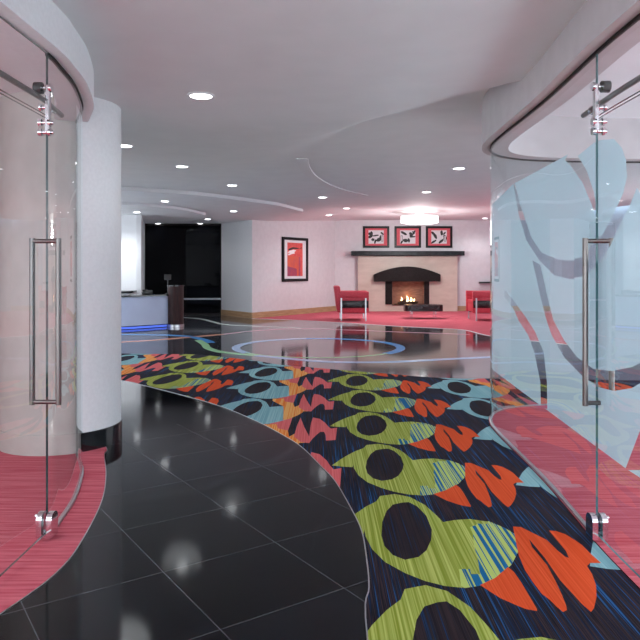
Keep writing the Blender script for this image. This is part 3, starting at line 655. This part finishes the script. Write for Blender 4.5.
# framed red picture on the angled wall
wa = Vector(WB[0]); wd = (Vector(WB[1])-wa).normalized(); nrm = Vector((wd.y,-wd.x))
def onwall(px):
    k = (px-320)/F; s = (k*wa.y-wa.x)/(wd.x-k*wd.y); return s
s0, s1 = onwall(281.5), onwall(307); sm = (s0+s1)/2; pc = wa+wd*sm; w = s1-s0
Yc = pc.y; zt_, zb_ = Z(237.6,Yc), Z(281.4,Yc); h = zt_-zb_
t = thing('framed_picture', 'tall black framed red abstract picture with white mat on angled wall', 'picture', (pc.x,pc.y,(zt_+zb_)/2), math.atan2(wd.y,wd.x)); fw = 0.085
bm = bmesh.new()
for s in (-1,1): box(bm, (s*(w/2-fw/2),-0.03,0), (fw,0.05,h), bev=0.004); box(bm, (0,-0.03,s*(h/2-fw/2)), (w-2*fw,0.05,fw), bev=0.004)
link('frame', bm, 'frame', t)
bm = bmesh.new(); box(bm, (0,-0.014,0), (w-fw*2,0.01,h-fw*2)); link('mat_board', bm, 'matw', t)
iw, ih = w*0.60, h*0.76; u = lambda a_, b_: ((a_-.5)*iw, (b_-.5)*ih)
sh = [([u(0,0),u(.72,0),u(.72,.6),u(0,.6)],1), ([u(.0,.0),u(.62,.0),u(.6,.22),u(0,.3)],2), ([u(.74,.0),u(.84,.0),u(.84,.58),u(.74,.58)],2),
      ([u(.05,.80),u(.2,.84),u(.35,.87),u(.6,.86),u(.8,.83),u(.92,.88),u(.94,.84),u(.7,.82),u(.4,.81),u(.1,.76)],3),
      ([u(.0,.68),u(.15,.76),u(.4,.79),u(.58,.78),u(.45,.72),u(.5,.68),u(.3,.66),u(.1,.62),u(.02,.64),u(.2,.7)],4)]
bm = region([u(0,0),u(1,0),u(1,1),u(0,1)], sh, lambda x, z_: (x,-0.0205,z_)); link('print', bm, ['artred','artorange','artpurple','ink','matw'], t)

# ------------------------------------------------------------------ lounge furniture
def armchair(label, loc_, rz):
    t = thing('armchair', label, 'armchair', loc_, rz, 'red armchairs by the fireplace')   # faces +x
    L_, Wd = 0.92, 0.92
    bm = bmesh.new(); box(bm, (-0.02,0,0.36), (L_-0.08,Wd-0.16,0.26), bev=0.03); box(bm, (0.05,0,0.50), (0.72,Wd-0.20,0.14), bev=0.04); link('seat', bm, 'redlea', t, smooth=True)
    bm = bmesh.new(); vs = box(bm, (-0.37,0,0.62), (0.17,Wd-0.06,0.68), bev=0.04)
    for v in vs: v.co.x -= (v.co.z-0.3)*0.12
    link('backrest', bm, 'redlea', t, smooth=True)
    for s in (-1,1):
        bm = bmesh.new(); box(bm, (0.03,s*(Wd/2-0.06),0.725), (L_-0.12,0.12,0.17), bev=0.02); box(bm, (0.03,s*(Wd/2-0.07),0.45), (L_-0.12,0.10,0.46), bev=0.015); link('armrest', bm, 'redlea', t, smooth=True)
        bm = bmesh.new(); box(bm, (0.03,s*(Wd/2-0.005),0.46), (L_-0.14,0.04,0.20), bev=0.008); link('side_panel', bm, 'blacklea', t, smooth=True)
        for fx in (-0.33,0.34):
            bm = bmesh.new(); box(bm, (fx,s*(Wd/2+0.015),0.315), (0.04,0.02,0.63), bev=0.004); link('leg', bm, 'alu', t)
        bm = bmesh.new(); box(bm, (0.0,s*(Wd/2-0.1),0.215), (0.7,0.03,0.02)); link('frame', bm, 'darkmet', t)
    return t
a1 = armchair('red armchair with black sides and chrome legs left of the fireplace', (XX(352.5,18.75),18.75,0), 0)
a2 = dup(a1, (XX(484.5,18.75),18.75,0), math.pi, 'red armchair partly behind the edge of the right glass wall', 'red armchairs by the fireplace')
ct = thing('coffee_table', 'low black coffee table with rounded top before the fireplace', 'coffee table', (XX(423,19.3),19.3,0))
bm = bmesh.new(); pts = []
for sx, sy, a0 in ((1,1,0),(-1,1,90),(-1,-1,180),(1,-1,270)):
    for k in range(7):
        a_ = math.radians(a0+15*k); pts.append((sx*0.36+0.19*math.cos(a_), sy*0.14+0.19*math.sin(a_)))
prism(bm, pts, 0.22, 0.40); bmesh.ops.bevel(bm, geom=[e for e in bm.edges if abs(e.verts[0].co.z-e.verts[1].co.z) < 1e-5], offset=0.02, segments=2, affect='EDGES'); link('table_top', bm, 'blacklea', ct, smooth=True)
for sx, sy in ((-1,-1),(1,-1),(-1,1),(1,1)):
    bm = bmesh.new(); cyl(bm, (sx*0.34,sy*0.18,0), (sx*0.34,sy*0.18,0.23), 0.022); link('leg', bm, 'chrome', ct, smooth=True)
bm = bmesh.new(); box(bm, (XX(492,22.7),22.70,Z(282.5,22.7)), (0.85,0.18,0.05), bev=0.005); tag(link('wall_shelf', bm, 'plastic'), 'thin black shelf on the back wall above the right armchair', 'shelf')

# ------------------------------------------------------------------ reception
DF = [(-7.2,15.0),(-6.0,15.15),(-4.65,15.6),(-3.74,16.4)]; DFs = smooth_path(DF, 6)
rdk = thing('reception_desk', 'pale blue curved reception desk with dark rounded end column', 'reception desk', (-4.65,15.6,0))
LD = loc(DFs, rdk)
bm = bmesh.new(); ribbon(bm, LD, 0.0, 0.04, 0.08, 0.765); link('front_panel', bm, 'desk', rdk, smooth=True)
bm = bmesh.new(); ribbon(bm, LD, 0.05, 0.08, 0.0, 0.08); link('plinth', bm, 'darkmet', rdk)
bm = bmesh.new(); ribbon(bm, LD, 0.035, 0.05, 0.01, 0.055); link('light_strip', bm, 'led', rdk)
bm = bmesh.new(); ribbon(bm, LD, -0.03, 0.62, 0.765, 0.80); link('counter_top', bm, 'black_gloss', rdk, smooth=True)
bm = bmesh.new(); ex_, ey = XX(174.5,16.4)-rdk.location.x, 16.55-rdk.location.y
pts = [(ex_+0.19*math.cos(2*math.pi*i/32), ey+0.26*math.sin(2*math.pi*i/32)) for i in range(32)]
prism(bm, pts, 0.06, 1.0); link('end_column', bm, 'darkwood', rdk, smooth=True)
bm = bmesh.new(); prism(bm, [((p[0]-ex_)*1.1+ex_,(p[1]-ey)*1.1+ey) for p in pts], 1.0, 1.03); link('end_cap', bm, 'black_gloss', rdk)
bm = bmesh.new(); prism(bm, [((p[0]-ex_)*1.04+ex_,(p[1]-ey)*1.04+ey) for p in pts], 0.0, 0.06); link('kick_ring', bm, 'alu', rdk)
t = thing('telephone', 'black desk telephone on the reception counter beside the dark end column', 'telephone', (-4.25,16.4,0.80))
bm = bmesh.new(); vs = box(bm, (0,0,0.03), (0.22,0.2,0.05), bev=0.01)
for v in vs:
    if v.co.z > 0.03: v.co.z += 0.05*(v.co.y+0.1)/0.2
link('body', bm, 'plastic', t)
bm = bmesh.new(); box(bm, (-0.07,0,0.10), (0.05,0.2,0.035), bev=0.012); link('handset', bm, 'plastic', t)
t = thing('monitor', 'small black monitor on the end column of the reception desk', 'monitor', (XX(163.5,16.3),16.75,0.80))
bm = bmesh.new(); box(bm, (0,0,0.42), (0.17,0.03,0.14), bev=0.006); link('screen', bm, 'plastic', t)
bm = bmesh.new(); cyl(bm, (0,0.02,0.012), (0,0.02,0.38), 0.014); box(bm, (0,0.02,0.008), (0.12,0.12,0.016)); link('stand', bm, 'plastic', t)
t = thing('back_counter', 'white back counter with black top behind the reception desk', 'counter', (-6.2,17.45,0))
bm = bmesh.new(); box(bm, (0,0,0.40), (2.6,0.6,0.80)); link('body', bm, 'white', t)
bm = bmesh.new(); box(bm, (0,-0.01,0.83), (2.64,0.64,0.06)); link('counter_top', bm, 'black_gloss', t)

# ------------------------------------------------------------------ light, world, camera
for X, Y, e in ((-5.3,16.9,120),(-6.5,16.9,120),(-4.6,13.2,90),(-6.2,13.0,90)):  # added spots without fixtures, brighten the desk front and the wall behind
    spot('reception_fill', (X,Y,zc(X,Y)-0.04), e, 140)
w = bpy.data.worlds.new('world'); sc.world = w; w.use_nodes = True; bg = w.node_tree.nodes['Background']; bg.inputs[0].default_value = (0.88,0.92,1.0,1); bg.inputs[1].default_value = 3.0
cam = bpy.data.cameras.new('camera'); cam.sensor_width = 36; cam.lens = F/640*36; cam.shift_y = -50/640; cam.clip_start = 0.05; cam.clip_end = 100
co = bpy.data.objects.new('camera', cam); C.objects.link(co); co.location = (0,0,H); co.rotation_euler = (math.pi/2,0,0); sc.camera = co
sc.view_settings.view_transform = 'Standard'; sc.view_settings.look = 'None'; sc.view_settings.gamma = 1; sc.view_settings.exposure = 0.30
sc.view_settings.use_curve_mapping = False
